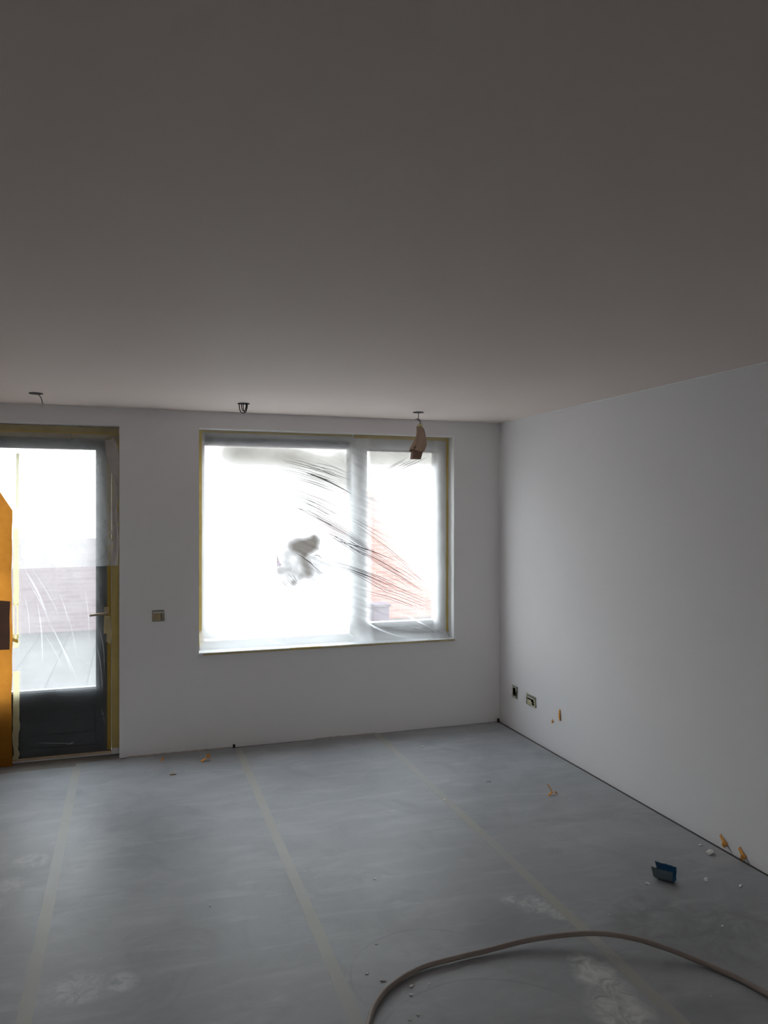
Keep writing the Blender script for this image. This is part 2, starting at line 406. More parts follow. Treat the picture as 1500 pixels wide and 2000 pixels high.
box(bm, WO[0]+.001, WO[1]-.001, YW-.012, FY+.01, .687, .703); box(bm, WO[0]-.006, WO[1]+.014, YW-.013, YW-.0005, .687, .703)
sill = tag(fin('window_sill', bm, M['sill'], bevel=.003), 'white window sill with film draped over it', 'windowsill')

# film over the window: a real sheet with folds, reaching from the frame head down over the sill
def seg_d(px, pz, a, b):
    ax, az = a; bx_, bz = b; dx, dz = bx_-ax, bz-az; L2 = dx*dx+dz*dz
    t = max(0, min(1, ((px-ax)*dx+(pz-az)*dz)/L2)); return math.hypot(px-ax-t*dx, pz-az-t*dz), t
def sm(a, b, x):
    t = max(0, min(1, (x-a)/(b-a))); return t*t*(3-2*t)
FX0, FX1, FZ0, FZ1 = .500, 2.470, .7045, 2.315
def film_off(x, z):
    """distance of the film from the frame plane towards the room"""
    base = .032 + .034*math.sin(math.pi*(x-FX0)/(FX1-FX0))*math.sin(math.pi*min(1, (z-FZ0)/(FZ1-FZ0)))
    # bottom sweeps out over the sill; start height falls toward the right corner
    zt = .84 + .05*math.sin(x*3.0) + (.10*sm(1.1, 1.6, x) - .21*sm(1.62, 2.3, x))
    out = .105*(1-sm(FZ0-.02, max(zt, .74), z))
    out *= 1 - .45*sm(2.15, 2.47, x)
    # diagonal pull folds
    u = (x-.9)*.45 + (z-1.9)
    ph = x*.9*1.0 + z*2.1
    amp = .0022*sm(.9, 1.5, x)*sm(.75, 1.0, z)*(1-sm(2.1, 2.3, z))*(1-sm(2.1, 2.36, x))
    fold = amp*(math.sin(38*ph+2*math.sin(x*4))+.6*math.sin(73*ph+1.3*math.sin(z*7)))
    nn = .006*mn.noise(Vector((x*5, z*4, 1.3))) + .003*mn.noise(Vector((x*14, z*16, 5.3)))
    edge = min(1, (x-FX0)/.05, (FX1-x)/.05, (FZ1-z)/.05)
    return base + out + (fold+nn)*max(0, edge)
BLOB = [(1.193, 1.468), (1.252, 1.507), (1.332, 1.514), (1.360, 1.534), (1.384, 1.503), (1.380, 1.448), (1.304, 1.409), (1.284, 1.370), (1.252, 1.409), (1.201, 1.440)]
def poly_d(px_, pz_, P):
    d = 9; ins = False
    for k in range(len(P)):
        a, b = P[k], P[(k+1) % len(P)]; d = min(d, seg_d(px_, pz_, a, b)[0])
        if (a[1] > pz_) != (b[1] > pz_) and px_ < (b[0]-a[0])*(pz_-a[1])/(b[1]-a[1])+a[0]: ins = not ins
    return -d if ins else d
def smudge(x, z):
    """dirt on the film, 0 clean .. 1 opaque; the film is so bright that only the densest fifth shows"""
    n = mn.noise(Vector((x*4.5, z*5, 2))); n2 = mn.noise(Vector((x*17, z*18, 7)))
    g = 0
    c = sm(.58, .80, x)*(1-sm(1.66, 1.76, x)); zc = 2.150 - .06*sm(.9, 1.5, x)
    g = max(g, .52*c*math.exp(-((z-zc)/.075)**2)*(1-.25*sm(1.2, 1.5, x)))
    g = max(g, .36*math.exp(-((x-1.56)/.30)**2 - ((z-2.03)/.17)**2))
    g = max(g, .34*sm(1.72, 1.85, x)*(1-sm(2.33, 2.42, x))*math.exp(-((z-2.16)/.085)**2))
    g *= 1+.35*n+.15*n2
    if 1.0 < x < 1.9 and 1.0 < z < 1.75:
        d = poly_d(x, z, BLOB) + .012*n + .006*n2; h = 1.06*(1-sm(-.014, .034+.03*sm(1.28, 1.18, x), d))
        d = seg_d(x, z, (1.26, 1.41), (1.315, 1.26))[0] + .015*n + .008*n2; h = max(h, .85*math.exp(-(d/.036)**2))
        d = seg_d(x, z, (1.315, 1.26), (1.25, 1.235))[0] + .012*n2; h = max(h, .5*math.exp(-(d/.030)**2))
        d = math.hypot(x-1.202, z-1.187) + .01*n2; h = max(h, .75*math.exp(-(d/.022)**2))
        d = seg_d(x, z, (1.10, 1.275), (1.17, 1.285))[0] + .012*n2; h = max(h, .42*math.exp(-(d/.028)**2))
        d = math.hypot((x-1.25)/.22, (z-1.32)/.20); h = max(h, .24*math.exp(-d*d)*(1+.5*n+.5*n2))
        d = math.hypot((x-1.46)/.16, (z-1.33)/.18); h = max(h, .12*math.exp(-d*d)*(1+.4*n))
        g = max(g, h)
    g = max(0, min(1, g))
    m = max(1-sm(1.635, 1.67, x), sm(1.79, 1.82, x))*(1-sm(2.195, 2.225, z))     # only over the open panes
    return (sm(0, .22, g)*.58 + .405*g**.8)*m
def haze(x, z):
    h = .64 - .04*sm(1.25, 1.78, x)
    h += .15*sm(1.66, 1.72, x)
    h -= .60*sm(1.78, 1.84, x)*(1-sm(2.34, 2.38, x))*(1-.75*sm(1.50, 2.15, z+1.15*(x-1.8)))
    h -= .17*(1-sm(.76, .84, z))*(1-sm(1.6, 1.75, x))
    h += .35*(1-sm(.72, .86, z))*sm(1.6, 1.8, x)
    h += .07*mn.noise(Vector((x*3, z*3, 9)))
    h += .30*sm(2.37, 2.41, x)*(1-sm(2.0, 2.25, z))
    return max(.10, min(.97, h))
NX, NZ = 300, 260
verts = []; faces = []; hz = []; sg = []
for j in range(NZ+1):
    for i in range(NX+1):
        x = FX0+(FX1-FX0)*i/NX; z = FZ0+(FZ1-FZ0)*j/NZ
        verts.append((x, FY-film_off(x, z), z)); hz.append(haze(x, z)); sg.append(smudge(x, z))
hole = [(1.072, 1.335), (1.100, 1.312)]
for j in range(NZ):
    for i in range(NX):
        x = FX0+(FX1-FX0)*(i+.5)/NX; z = FZ0+(FZ1-FZ0)*(j+.5)/NZ
        if 1.072 < x < 1.100 and 1.312 < z < 1.392 and (x-1.072) < .028*(1-(z-1.312)/.08)+.002: continue
        a = j*(NX+1)+i; faces.append((a, a+1, a+NX+2, a+NX+1))
# skirt lying on the sill to its front edge
me = bpy.data.meshes.new('masking_film'); me.from_pydata(verts, [], faces)
for nme, dat in (('haze', hz), ('smudge', sg)):
    at = me.attributes.new(nme, 'FLOAT', 'POINT'); at.data.foreach_set('value', dat)
for p in me.polygons: p.use_smooth = True
me.materials.append(M['film_window'])
sheet = bpy.data.objects.new('film_sheet', me); COL.objects.link(sheet)
wf = tag(empty('masking_film', (1.48, FY-.03, .704)), 'thin plastic masking film with diagonal creases taped over the window', 'plastic film')
sheet.parent = wf
# creases: doubled-over ribbons of film that follow the sheet
def ribbon(bm, pts, wd, off=.002):
    n = len(pts); L = []; Rr = []
    for i, (x, z) in enumerate(pts):
        x1, z1 = pts[min(i+1, n-1)]; x0, z0 = pts[max(i-1, 0)]
        d = Vector((x1-x0, z1-z0)).normalized(); t = i/(n-1); ww = wd*max(.15, math.sin(math.pi*min(1, max(0, t)))**.6)*.5
        y = FY-film_off(x, z)-off
        L.append(bm.verts.new((x-d.y*ww, y, z+d.x*ww))); Rr.append(bm.verts.new((x+d.y*ww, y-.001, z-d.x*ww)))
    for i in range(n-1): bm.faces.new((L[i], L[i+1], Rr[i+1], Rr[i]))
def px(x, y):        # creases were listed on a picture of the window, scale 362.6 px/m on the film plane
    return None
bm = bmesh.new(); rr = random.Random(3)
def fan(a0, a1, b0, b1, n, sag=.02, wd=(.002, .004), cut=(.0, .35)):
    wd = (wd[0]*1.25, wd[1]*1.2)
    """n creases whose starts run a0->a1 and ends b0->b1"""
    for k in range(n):
        t = (k+rr.uniform(-.3, .3))/max(1, n-1); t = max(0, min(1, t))
        s = Vector(a0).lerp(Vector(a1), t); e_ = Vector(b0).lerp(Vector(b1), t)
        c0 = rr.uniform(*cut); c1 = 1-rr.uniform(*cut)
        p = []
        for i in range(13):
            u = c0+(c1-c0)*i/12; q = s.lerp(e_, u); q.y -= sag*math.sin(math.pi*u)*-1 + .0016*math.sin(u*17+k)
            if FX0+.03 < q.x < FX1-.02 and FZ0+.02 < q.y < FZ1-.02: p.append((q.x, q.y))
        if len(p) > 3: ribbon(bm, p, rr.uniform(*wd))
fan((1.12, 2.13), (1.00, 2.02), (1.60, 1.99), (1.64, 1.83), 9)
fan((.98, 1.96), (1.02, 1.90), (1.66, 1.72), (1.66, 1.60), 4, wd=(.003, .005))
fan((1.02, 1.88), (1.15, 1.78), (1.85, 1.45), (2.15, 1.20), 5, wd=(.003, .0055), cut=(0, .25))
fan((1.35, 1.62), (1.50, 1.50), (2.22, 1.18), (2.36, 1.02), 6, wd=(.003, .0055), cut=(0, .4))
fan((1.44, 1.36), (1.58, 1.28), (2.15, 1.10), (2.08, .99), 7, wd=(.003, .0055), cut=(0, .3))
fan((1.66, 1.24), (1.72, 1.10), (2.38, .98), (2.40, .85), 6, wd=(.002, .004))
fan((1.55, 1.72), (1.68, 1.62), (2.05, 1.45), (2.33, 1.10), 4, wd=(.002, .004))
fan((1.20, 1.42), (1.27, 1.38), (1.40, 1.28), (1.42, 1.24), 5, sag=.005, wd=(.002, .004))
fan((1.06, 1.25), (1.16, 1.28), (1.20, 1.10), (1.27, 1.14), 6, sag=.003, wd=(.0015, .003))
fan((1.84, 2.02), (1.97, 2.02), (2.12, 2.16), (2.38, 2.20), 5, sag=-.005, wd=(.002, .0035))
fan((2.05, 2.00), (2.17, 1.93), (2.22, 2.06), (2.30, 1.99), 6, sag=-.003, wd=(.0015, .003))
fan((1.08, 1.90), (1.12, 1.80), (1.62, 1.66), (1.64, 1.52), 6, wd=(.0028, .004), cut=(0, .3))
fan((1.22, 1.72), (1.34, 1.62), (1.80, 1.42), (1.84, 1.28), 6, wd=(.0028, .004), cut=(0, .35))
fan((1.30, 2.10), (1.20, 2.02), (1.64, 2.02), (1.65, 1.90), 6, wd=(.0025, .0038), cut=(0, .3))
fan((1.85, 1.42), (1.84, 1.20), (2.30, 1.14), (2.34, .96), 6, wd=(.002, .0035), cut=(0, .4))
# a wide shaded fold
for a_, b_, w_ in (((1.30, 2.02), (1.66, 1.86), .010), ((1.52, 1.505), (2.02, 1.335), .007), ((1.36, 1.39), (1.42, 1.36), .004)):
    ribbon(bm, [(a_[0]+(b_[0]-a_[0])*i/14, a_[1]+(b_[1]-a_[1])*i/14 + .012*math.sin(math.pi*i/14)) for i in range(15)], w_, .003)
fin('crease', bm, M['fold'], wf, True, kind='stuff')
bm = bmesh.new()
def brib(P, wd): 
    q = catmull([(p[0], p[1], 0) for p in P], 8); ribbon(bm, [(v.x, v.y) for v in q], wd, .004)
brib([(1.660, .955), (1.75, .88), (1.879, .800), (2.02, .745), (2.177, .716)], .013)
brib([(2.02, .912), (2.10, .895), (2.14, .885), (2.25, .825), (2.36, .77), (2.45, .725)], .009)
brib([(2.05, .80), (2.2, .79), (2.32, .755), (2.42, .73)], .006)
brib([(.98, .78), (1.05, .745), (1.12, .728)], .008)
brib([(1.60, .80), (1.66, .755)], .007)
brib([(2.16, .99), (2.22, .93), (2.27, .88)], .005)
brib([(2.20, .97), (2.26, .92), (2.31, .885)], .004)
brib([(1.10, .83), (1.13, .80), (1.15, .755)], .006)
fin('bright_fold', bm, M['fold_bright'], wf, True, kind='stuff')
# flap of the little tear
bm = bmesh.new(); vs = [bm.verts.new(v) for v in ((1.072, FY-.05, 1.335), (1.100, FY-.075, 1.333), (1.100, FY-.08, 1.316), (1.072, FY-.055, 1.308))]
bm.faces.new(vs); fin('torn_flap', bm, film('torn_film', .8, (.5, .45, .5), tl=(.42, .36, .42)), wf)
# tape that holds the film
def tp(pts, mat, at, parent, axis='y', name='masking_tape', label=None):
    bm = bmesh.new(); n = len(pts)//2       # one thin translucent layer, cut into quads across its length
    v = [bm.verts.new((p[0], at-.0007*math.sin(i*2.3), p[1])) for i, p in enumerate(pts)]
    if len(pts) < 6: bm.faces.new(v)
    else:
        for i in range(n-1): bm.faces.new((v[i], v[i+1], v[2*n-2-i], v[2*n-1-i]))
    return fin(name, bm, mat, parent, label=label)
tp(rag_strip((.511, .735), (.511, 2.32), .022, 1), M['yellow'], FY-.040, wf)
tp(rag_strip((2.472, .745), (2.472, 2.315), .020, 2, 20, .2), M['yellow'], FY-.042, wf)
tp(rag_strip((2.487, .74), (2.487, 2.27), .011, 9, 20, .2), M['olive'], FY-.012, wf)
tp(rag_strip((1.68, 2.312), (2.486, 2.312), .030, 3), M['olive'], FY-.041, wf)
tp(rag_strip((.52, 2.312), (1.67, 2.316), .016, 4), M['olive'], FY-.041, wf)
tp(rag_strip((.52, .693), (2.50, .693), .014, 5), M['olive'], YW-.0145, wf)
tp(rag_strip((1.16, .698), (1.40, .698), .012, 6), M['yellow'], YW-.0155, wf)
# the hem that lies on the sill
bm = bmesh.new(); n = 60; A = []; B = []
for i in range(n+1):
    x = FX0+(FX1-FX0)*i/n
    A.append(bm.verts.new((x, FY-film_off(x, FZ0), FZ0))); B.append(bm.verts.new((x, YW-.014, .7042)))
for i in range(n): bm.faces.new((A[i], A[i+1], B[i+1], B[i]))
fin('hem', bm, M['film_milky'], wf)
sync(wf)

# ---------------------------------------------------------------- door
DY = YW + .10
door = empty('door_1', (-.55, DY, .03)); door['kind'] = 'structure'; door['label'] = 'dark glazed garden door in a taped wooden frame'
frame('door_frame', M['white_paint'], DO[0], DO[1]-.001, .0, DO[3]-.001, .05, .052, .022, .045, DY, DY+.10, door, .004)
st = M['anthracite']
bm = bmesh.new()
box(bm, -.207, -.104, DY-.004, DY+.05, .03, 2.275); box(bm, -1.065, -.955, DY-.004, DY+.05, .03, 2.275)
box(bm, -.955, -.207, DY-.004, DY+.05, 2.160, 2.275); box(bm, -.955, -.207, DY-.004, DY+.05, .455, .482)
box(bm, -.955, -.207, DY-.004, DY+.05, .03, .085)
fin('door_leaf', bm, st, door, bevel=.003)
bm = bmesh.new(); box(bm, -.955, -.207, DY-.006, DY+.03, .476, .492); fin('glazing_bead', bm, simple('pale_blue_grey_bead', (.45, .52, .6), .4, .05, 8), door, label='pale glazing bead under the glass')
bx('pane', M['glass'], -.955, -.207, DY+.02, DY+.026, .482, 2.160, parent=door)
z = .085
for i in range(4):
    bx('plank', st, -.956, -.206, DY+.004, DY+.04, z, z+.0925, parent=door, bevel=.0035); z += .0925
bx('threshold', M['tan'], -1.08, -.10, DY-.012, DY+.002, .016, .031, parent=door, bevel=.003, label='pale wooden threshold strip')
hd = empty('door_handle'); hd.parent = door; hd['label'] = 'brass coloured lever handle wrapped in tape'
bm = bmesh.new(); box(bm, -.152, -.118, DY-.012, DY-.004, .86, 1.05); fin('handle_plate', bm, M['olive'], hd, bevel=.003)
bm = bmesh.new(); tube(bm, [(-.135, DY-.012, 1.008), (-.135, DY-.05, 1.008), (-.15, DY-.06, 1.008), (-.19, DY-.062, 1.006), (-.245, DY-.06, 1.000)], [.009, .009, .009, .0085, .008], 10)
fin('lever', bm, M['handle'], hd, True)
sync(door)
bpy.context.view_layer.update()

# door films and tapes
def sheet_grid(name, mat, x0, x1, z0, z1, y, nx, nz, amp, parent, seed, shape=None, att=None, sx=6, sz=4):
    vs = []; fs = []; keep = {}
    for j in range(nz+1):
        for i in range(nx+1):
            u = i/nx; v = j/nz; x = x0+(x1-x0)*u; z = z0+(z1-z0)*v
            if shape: x, z = shape(u, v, x, z)
            e_ = min(1, u*12, (1-u)*12)
            d = amp*(mn.noise(Vector((x*sx+seed, z*sz, seed)))+.5*mn.noise(Vector(((x+z*.35)*sx*4, z*sz*1.2, seed+3))))*e_
            vs.append((x, y+d, z))
    for j in range(nz):
        for i in range(nx): a = j*(nx+1)+i; fs.append((a, a+1, a+nx+2, a+nx+1))
    me = bpy.data.meshes.new(name); me.from_pydata(vs, [], fs)
    for p in me.polygons: p.use_smooth = True
    me.materials.append(mat); o = bpy.data.objects.new(name, me); COL.objects.link(o)
    if parent: o.parent = parent
    return o
df = tag(empty('masking_film', (-.42, DY-.02, .04)), 'full height thin plastic film taped over the glazed door', 'plastic film')
sheet_grid('film_sheet', M['film_door'], -.735, -.128, .042, 2.262, DY-.026, 60, 150, .008, df, 4.2)
bm = bmesh.new(); rr = random.Random(11)
def rib3(bm, a, b, wd, y, bend=.01):
    n = 12; L = []; Rr = []
    a = Vector(a); b = Vector(b); d = (b-a).normalized()
    for i in range(n+1):
        t = i/n; p = a.lerp(b, t); p.x += bend*math.sin(math.pi*t); ww = wd*.5*max(.1, math.sin(math.pi*t)**.7)
        L.append(bm.verts.new((p.x-d.y*ww, y, p.y+d.x*ww))); Rr.append(bm.verts.new((p.x+d.y*ww, y-.001, p.y-d.x*ww)))
    for i in range(n): bm.faces.new((L[i], L[i+1], Rr[i+1], Rr[i]))
for a, b, wd in (((-.66, 1.33), (-.52, 1.02), .012), ((-.62, 1.34), (-.44, 1.0), .005), ((-.64, 1.25), (-.50, .95), .006), ((-.58, 1.1), (-.55, .68), .008),
                 ((-.50, .95), (-.36, .60), .010), ((-.46, .86), (-.33, .55), .006), ((-.45, 1.18), (-.38, .92), .005), ((-.66, 1.15), (-.63, .85), .005),
                 ((-.28, 1.2), (-.25, .8), .004), ((-.55, .90), (-.43, .66), .004), ((-.40, 1.05), (-.33, .7), .004)):
    rib3(bm, a, b, wd, DY-.034)
for a, b, wd in (((-.52, .44), (-.30, .27), .004), ((-.63, .42), (-.45, .38), .003), ((-.18, .9), (-.15, .6), .006), ((-.2, .8), (-.165, .45), .005),
                 ((-.62, .40), (-.57, .16), .004), ((-.45, .10), (-.25, .14), .010), ((-.6, .14), (-.35, .11), .008), ((-.17, .35), (-.15, .08), .012)):
    rib3(bm, a, b, wd, DY-.034)
fin('crease', bm, film('door_film_crease', .24, (.9, .9, .9), gl=.06), df, True, kind='stuff')
tp(rag_strip((-.119, .04), (-.119, 2.25), .028, 21, 22, .1), M['gold'], DY-.012, df)
tp(rag_strip((-.715, .04), (-.712, .32), .036, 22, 8, .35), M['cream'], DY-.040, df)
tp(rag_strip((-.712, .27), (-.711, .64), .040, 23, 8, .1), M['cream'], DY-.041, df)
tp(rag_strip((-.703, .86), (-.703, 1.10), .010, 24, 8, .2), M['cream'], DY-.041, df)
tp(rag_strip((-.728, .86), (-.726, 1.10), .009, 25, 8, .2), M['cream'], DY-.042, df)
tp(rag_strip((-.714, .80), (-.714, .89), .036, 26, 5, .3), M['cream'], DY-.043, df)
tp(rag_strip((-.712, 1.09), (-.712, 1.62), .034, 27, 10, .1), M['cream'], DY-.043, df)
tp([(-.735, .845), (-.70, .83), (-.70, .855), (-.735, .868)], M['yellow'], DY-.044, df)
tp(rag_strip((-.705, 1.75), (-.703, 2.12), .020, 28, 8, .2), M['cream'], DY-.043, df)
sync(df)
uf = tag(empty('masking_film', (-.4, DY-.05, 1.345)), 'milky shorter film over the upper half of the door', 'plastic film')
def shp(u, v, x, z):
    # right edge waves over the casing
    edge = -.060 + .018*math.sin(z*9.0) - .02*max(0, z-2.0)*3 + .006*math.sin(z*31)
    edge = min(edge, -.054)
    return -1.0 + (edge+1.0)*u, z - .012*(1-u)*(1-v)
sheet_grid('film_sheet', M['film_milky'], -1.0, -.06, 1.344, 2.262, DY-.064, 70, 90, .005, uf, 8.1, shp)
bm = bmesh.new()
Lp = [(-.145, 2.225), (-.135, 2.116), (-.101, 1.991), (-.081, 1.901), (-.098, 1.74), (-.088, 1.505), (-.108, 1.347)]
Rp = [(-.087, 2.245), (-.056, 2.154), (-.054, 1.991), (-.050, 1.88), (-.067, 1.70), (-.054, 1.53), (-.060, 1.346)]
Lc = catmull([(a, b, 0) for a, b in Lp], 6); Rc = catmull([(a, b, 0) for a, b in Rp], 6)
Lv = [bm.verts.new((v.x, DY-.074+.004*math.sin(i), v.y)) for i, v in enumerate(Lc)]
Mv = [bm.verts.new(((v.x+w2.x)/2, DY-.086+.006*math.sin(i*1.7), v.y)) for i, (v, w2) in enumerate(zip(Lc, Rc))]
Rv_ = [bm.verts.new((min(v.x, -.053), DY-.074, v.y)) for v in Rc]
for i in range(len(Lv)-1):
    bm.faces.new((Lv[i], Lv[i+1], Mv[i+1], Mv[i])); bm.faces.new((Mv[i], Mv[i+1], Rv_[i+1], Rv_[i]))
fin('curled_edge', bm, tape('rolled_film_edge', (.62, .57, .54), .35), uf, True, label='rolled whitish edge of the film')
sync(uf)
ct = tag(empty('masking_tape', (-.3, DY-.003, .05)), 'yellow masking tape covering the whole door casing', 'tape')
tp(rag_strip((-.077, .045), (-.077, 2.318), .050, 31, 20, .04), M['yellow'], DY-.003, ct, name='casing_strip')
tp(rag_strip((-1.1, 2.298), (-.053, 2.298), .042, 32, 20, .06), M['olive'], DY-.004, ct, name='head_strip')
tp(rag_strip((-1.1, 2.255), (-.10, 2.255), .036, 33, 20, .1), M['olive'], DY-.010, ct, name='head_strip')
tp(rag_strip((-1.1, 2.276), (-.09, 2.276), .008, 34, 20, .2), M['yellow'], DY-.013, ct, name='head_strip')
sync(ct)
bm = bmesh.new(); strip_poly(bm, [(-.150, .99), (-.112, .995), (-.104, .90), (-.100, .86), (-.108, .795), (-.135, .815), (-.134, .872), (-.152, .876)], -.006, 'y', DY-.070)
hm = tag(fin('masking_tape', bm, M['olive'], bevel=.002), 'crumpled strip of masking tape hanging below the door handle', 'tape')
# kraft paper
kp = tag(empty('kraft_paper', (-.95, DY-.06, .02)), 'orange brown kraft paper sheet taped over the left side of the door', 'paper')
KY = DY-.088
def kgrid(pts_top, zb, x0, x1, name, mat, y, amp, seed):
    vs = []; fs = []; nx, nz = 24, 80
    for j in range(nz+1):
        for i in range(nx+1):
            u = i/nx; v = j/nz; x = x0+(x1-x0)*u
            zt = pts_top(x); z = zb+(zt-zb)*v
            xx = x + (.0025*math.sin(z*7+seed)+.0015*math.sin(z*23))*u
            vs.append((xx, y+amp*mn.noise(Vector((x*9, z*5, seed))), z))
    for j in range(nz):
        for i in range(nx): a = j*(nx+1)+i; fs.append((a, a+1, a+nx+2, a+nx+1))
    me = bpy.data.meshes.new(name); me.from_pydata(vs, [], fs)
    for p in me.polygons: p.use_smooth = True
    me.materials.append(mat); o = bpy.data.objects.new(name, me); COL.objects.link(o); o.parent = kp; return o
kgrid(lambda x: 1.725 if x > -.728 else 1.725+(-.728-x)*1.75 if x > -.9 else 2.03, .012, -1.118, -.732, 'paper_sheet', M['kraft'], KY, .010, 2)
kb = kgrid(lambda x: 1.13-.06*max(0, x+.80)*2, .80, -1.118, -.742, 'paper_patch', M['browndark'], KY-.014, .004, 5); kb['label'] = 'dark brown overlapping band of cardboard'
sync(kp)

# ---------------------------------------------------------------- floor covering
def rag_sheet(x0, x1, yb, seed):
    rr = random.Random(seed); n = 26; bm = bmesh.new()
    pts = [(x0, -.45), (x1, -.45)]
    for i in range(n+1):
        x = x1+(x0-x1)*i/n; pts.append((x, yb + .010*mn.noise(Vector((x*3, seed, 0))) + rr.uniform(-.003, .003)))
    strip_poly(bm, pts, .002, 'z', -.0025)
    return fin('floor_protection_sheet', bm, M['card'])
tb = [(-1.74, -.33, 5.560, 'grey protective floor card before the door, left of the first taped seam'),
      (-.33, .75, 5.625, 'grey protective floor card between first and second taped seams'),
      (.75, 1.81, 5.635, 'grey protective floor card under the window, between second and third seams'),
      (1.81, 2.885, 5.638, 'grey protective floor card along the right wall')]
for i, (a, b, y, l) in enumerate(tb):
    tag(rag_sheet(a+.001, b-.001, y, i+3), l, 'floor covering', 'floor protection sheets')
for x0, y0, x1, y1, l in ((-.320, 5.56, -.345, -.44, 'leftmost beige tape seam on the floor, running from the door'),
                          (.770, 5.61, .713, -.44, 'middle beige tape seam on the floor, starting under the window'),
                          (1.836, 5.63, 1.752, -.44, 'rightmost beige tape seam on the floor, passing under the hose')):
    bm = bmesh.new(); strip_poly(bm, rag_strip((x0, y0), (x1, y1), .05, int(x0*100)+50, 60, .06), .0006, 'z', -.0005)
    tag(fin('floor_tape', bm, M['seam']), l, 'tape', 'tape seams on the floor')

# plaster dirt ridge at the foot of the back wall
for (x0, x1, l) in ((0.0, .72, 'thin ridge of plaster dirt at the wall foot right of the door'), (1.35, 1.83, 'thin ridge of plaster dirt at the wall foot under the window')):
    bm = bmesh.new(); n = 50; prev = None; rr = random.Random(int(x1*10))
    for i in range(n+1):
        x = x0+(x1-x0)*i/n; h_ = .004+.005*abs(mn.noise(Vector((x*14, 1, 2)))); yy = YW-.022-.008*abs(mn.noise(Vector((x*9, 3, 2))))
        r_ = [bm.verts.new((x, YW-.002, -.001)), bm.verts.new((x, YW-.003, h_)), bm.verts.new((x, yy+.008, h_*.7)), bm.verts.new((x, yy, -.001))]
        if prev:
            for a in range(3): bm.faces.new((prev[a], r_[a], r_[a+1], prev[a+1]))
        prev = r_
    tag(fin('plaster_ridge', bm, simple('dirty_plaster', (.42, .38, .35), .9, .2, 40), None, False), l, 'plaster')
bm = bmesh.new(); box(bm, .735, .752, YW-.012, YW-.001, -.003, .02)  # black block put in for the dark gap at the wall foot
tag(fin('gap_block', bm, M['box'], bevel=.002), 'small black block put in for the dark gap at the wall foot beneath the window', 'gap')
bm = bmesh.new(); tube(bm, [(2.885, 5.628, -.002), (2.885, 5.628, .028)], .010, 10)  # dark stub put in for the dark hole in the corner
tag(fin('hole_stub', bm, M['box']), 'small dark stub put in for the dark hole in the room corner', 'dark_hole')

# ---------------------------------------------------------------- ceiling points
def disc(bm, c, r, z0, z1, n=28):
    a = [bm.verts.new((c[0]+r*math.cos(2*math.pi*i/n), c[1]+r*math.sin(2*math.pi*i/n), z0)) for i in range(n)]
    b = [bm.verts.new((c[0]+r*math.cos(2*math.pi*i/n), c[1]+r*math.sin(2*math.pi*i/n), z1)) for i in range(n)]
    bm.faces.new(a); bm.faces.new(b[::-1])
    for i in range(n): bm.faces.new((a[i], a[(i+1) % n], b[(i+1) % n], b[i]))
def outlet(c, label):
    e = tag(empty('ceiling_box', (c[0], c[1], H)), label, 'ceiling outlet', 'ceiling electrical outlets')
    bm = bmesh.new(); disc(bm, c, .040, H-.004, H-.0002); fin('hole_disc', bm, M['box'], e); return e  # flat dark disc put in for the shaded open hole of the box
c = (-.527, 5.11); e = outlet(c, 'leftmost ceiling outlet with a short pale wire, above the door')
bm = bmesh.new(); tube(bm, catmull([(c[0]+.01, c[1], H-.004), (c[0]+.025, c[1], H-.02), (c[0]+.034, c[1], H-.045), (c[0]+.038, c[1], H-.07)], 4), .003, 8); fin('wire', bm, M['clearwire'], e, True)
bm = bmesh.new(); tube(bm, [(c[0]+.038, c[1], H-.065), (c[0]+.040, c[1], H-.085)], [.005, .006], 8); fin('terminal', bm, M['whiteplastic'], e, True, label='pale wire terminal')
sync(e)
c = (.742, 5.151); e = outlet(c, 'middle ceiling outlet with looped black wires, above the window left half')
for (dx0, dx1, dp, dy) in ((-.030, .024, .060, 0), (-.012, .016, .046, .008), (-.006, .021, .056, -.010)):
    bm = bmesh.new(); P = []
    for i in range(21):
        a = math.pi*i/20; xx = (dx0+dx1)/2 - (dx1-dx0)/2*math.copysign(abs(math.cos(a))**.75, math.cos(a))
        P.append((c[0]+xx, c[1]+dy*math.cos(a)+dy, H-.003-dp*math.sin(a)**.9))
    tube(bm, P, .0034, 8); fin('wire', bm, M['wire'], e, True)
sync(e)
c = (2.013, 5.196); e = outlet(c, 'rightmost ceiling outlet with lamp holder wrapped in brown paper')
bm = bmesh.new(); tube(bm, catmull([(c[0], c[1], H-.003), (c[0]+.001, c[1], H-.03), (c[0]-.003, c[1]-.002, H-.055), (c[0]+.010, c[1], H-.066), (c[0]+.018, c[1], H-.085)], 5), .0026, 8); fin('wire', bm, M['wire'], e, True)
bm = bmesh.new(); tube(bm, catmull([(c[0]-.022, c[1]+.003, H-.055), (c[0]-.008, c[1], H-.050), (c[0]+.008, c[1]-.003, H-.054), (c[0]+.012, c[1]-.004, H-.072)], 4), .0028, 8); fin('wire', bm, M['clearwire'], e, True)
bm = bmesh.new(); bmesh.ops.create_uvsphere(bm, u_segments=14, v_segments=10, radius=1)
for v in bm.verts: v.co = Vector((c[0]+.014, c[1], H-.098)) + Vector((v.co.x*.019, v.co.y*.017, v.co.z*.017))*(1+.25*mn.noise(v.co*2))
fin('tape_knot', bm, M['cream'], e, True, label='cream tape knot above the paper')
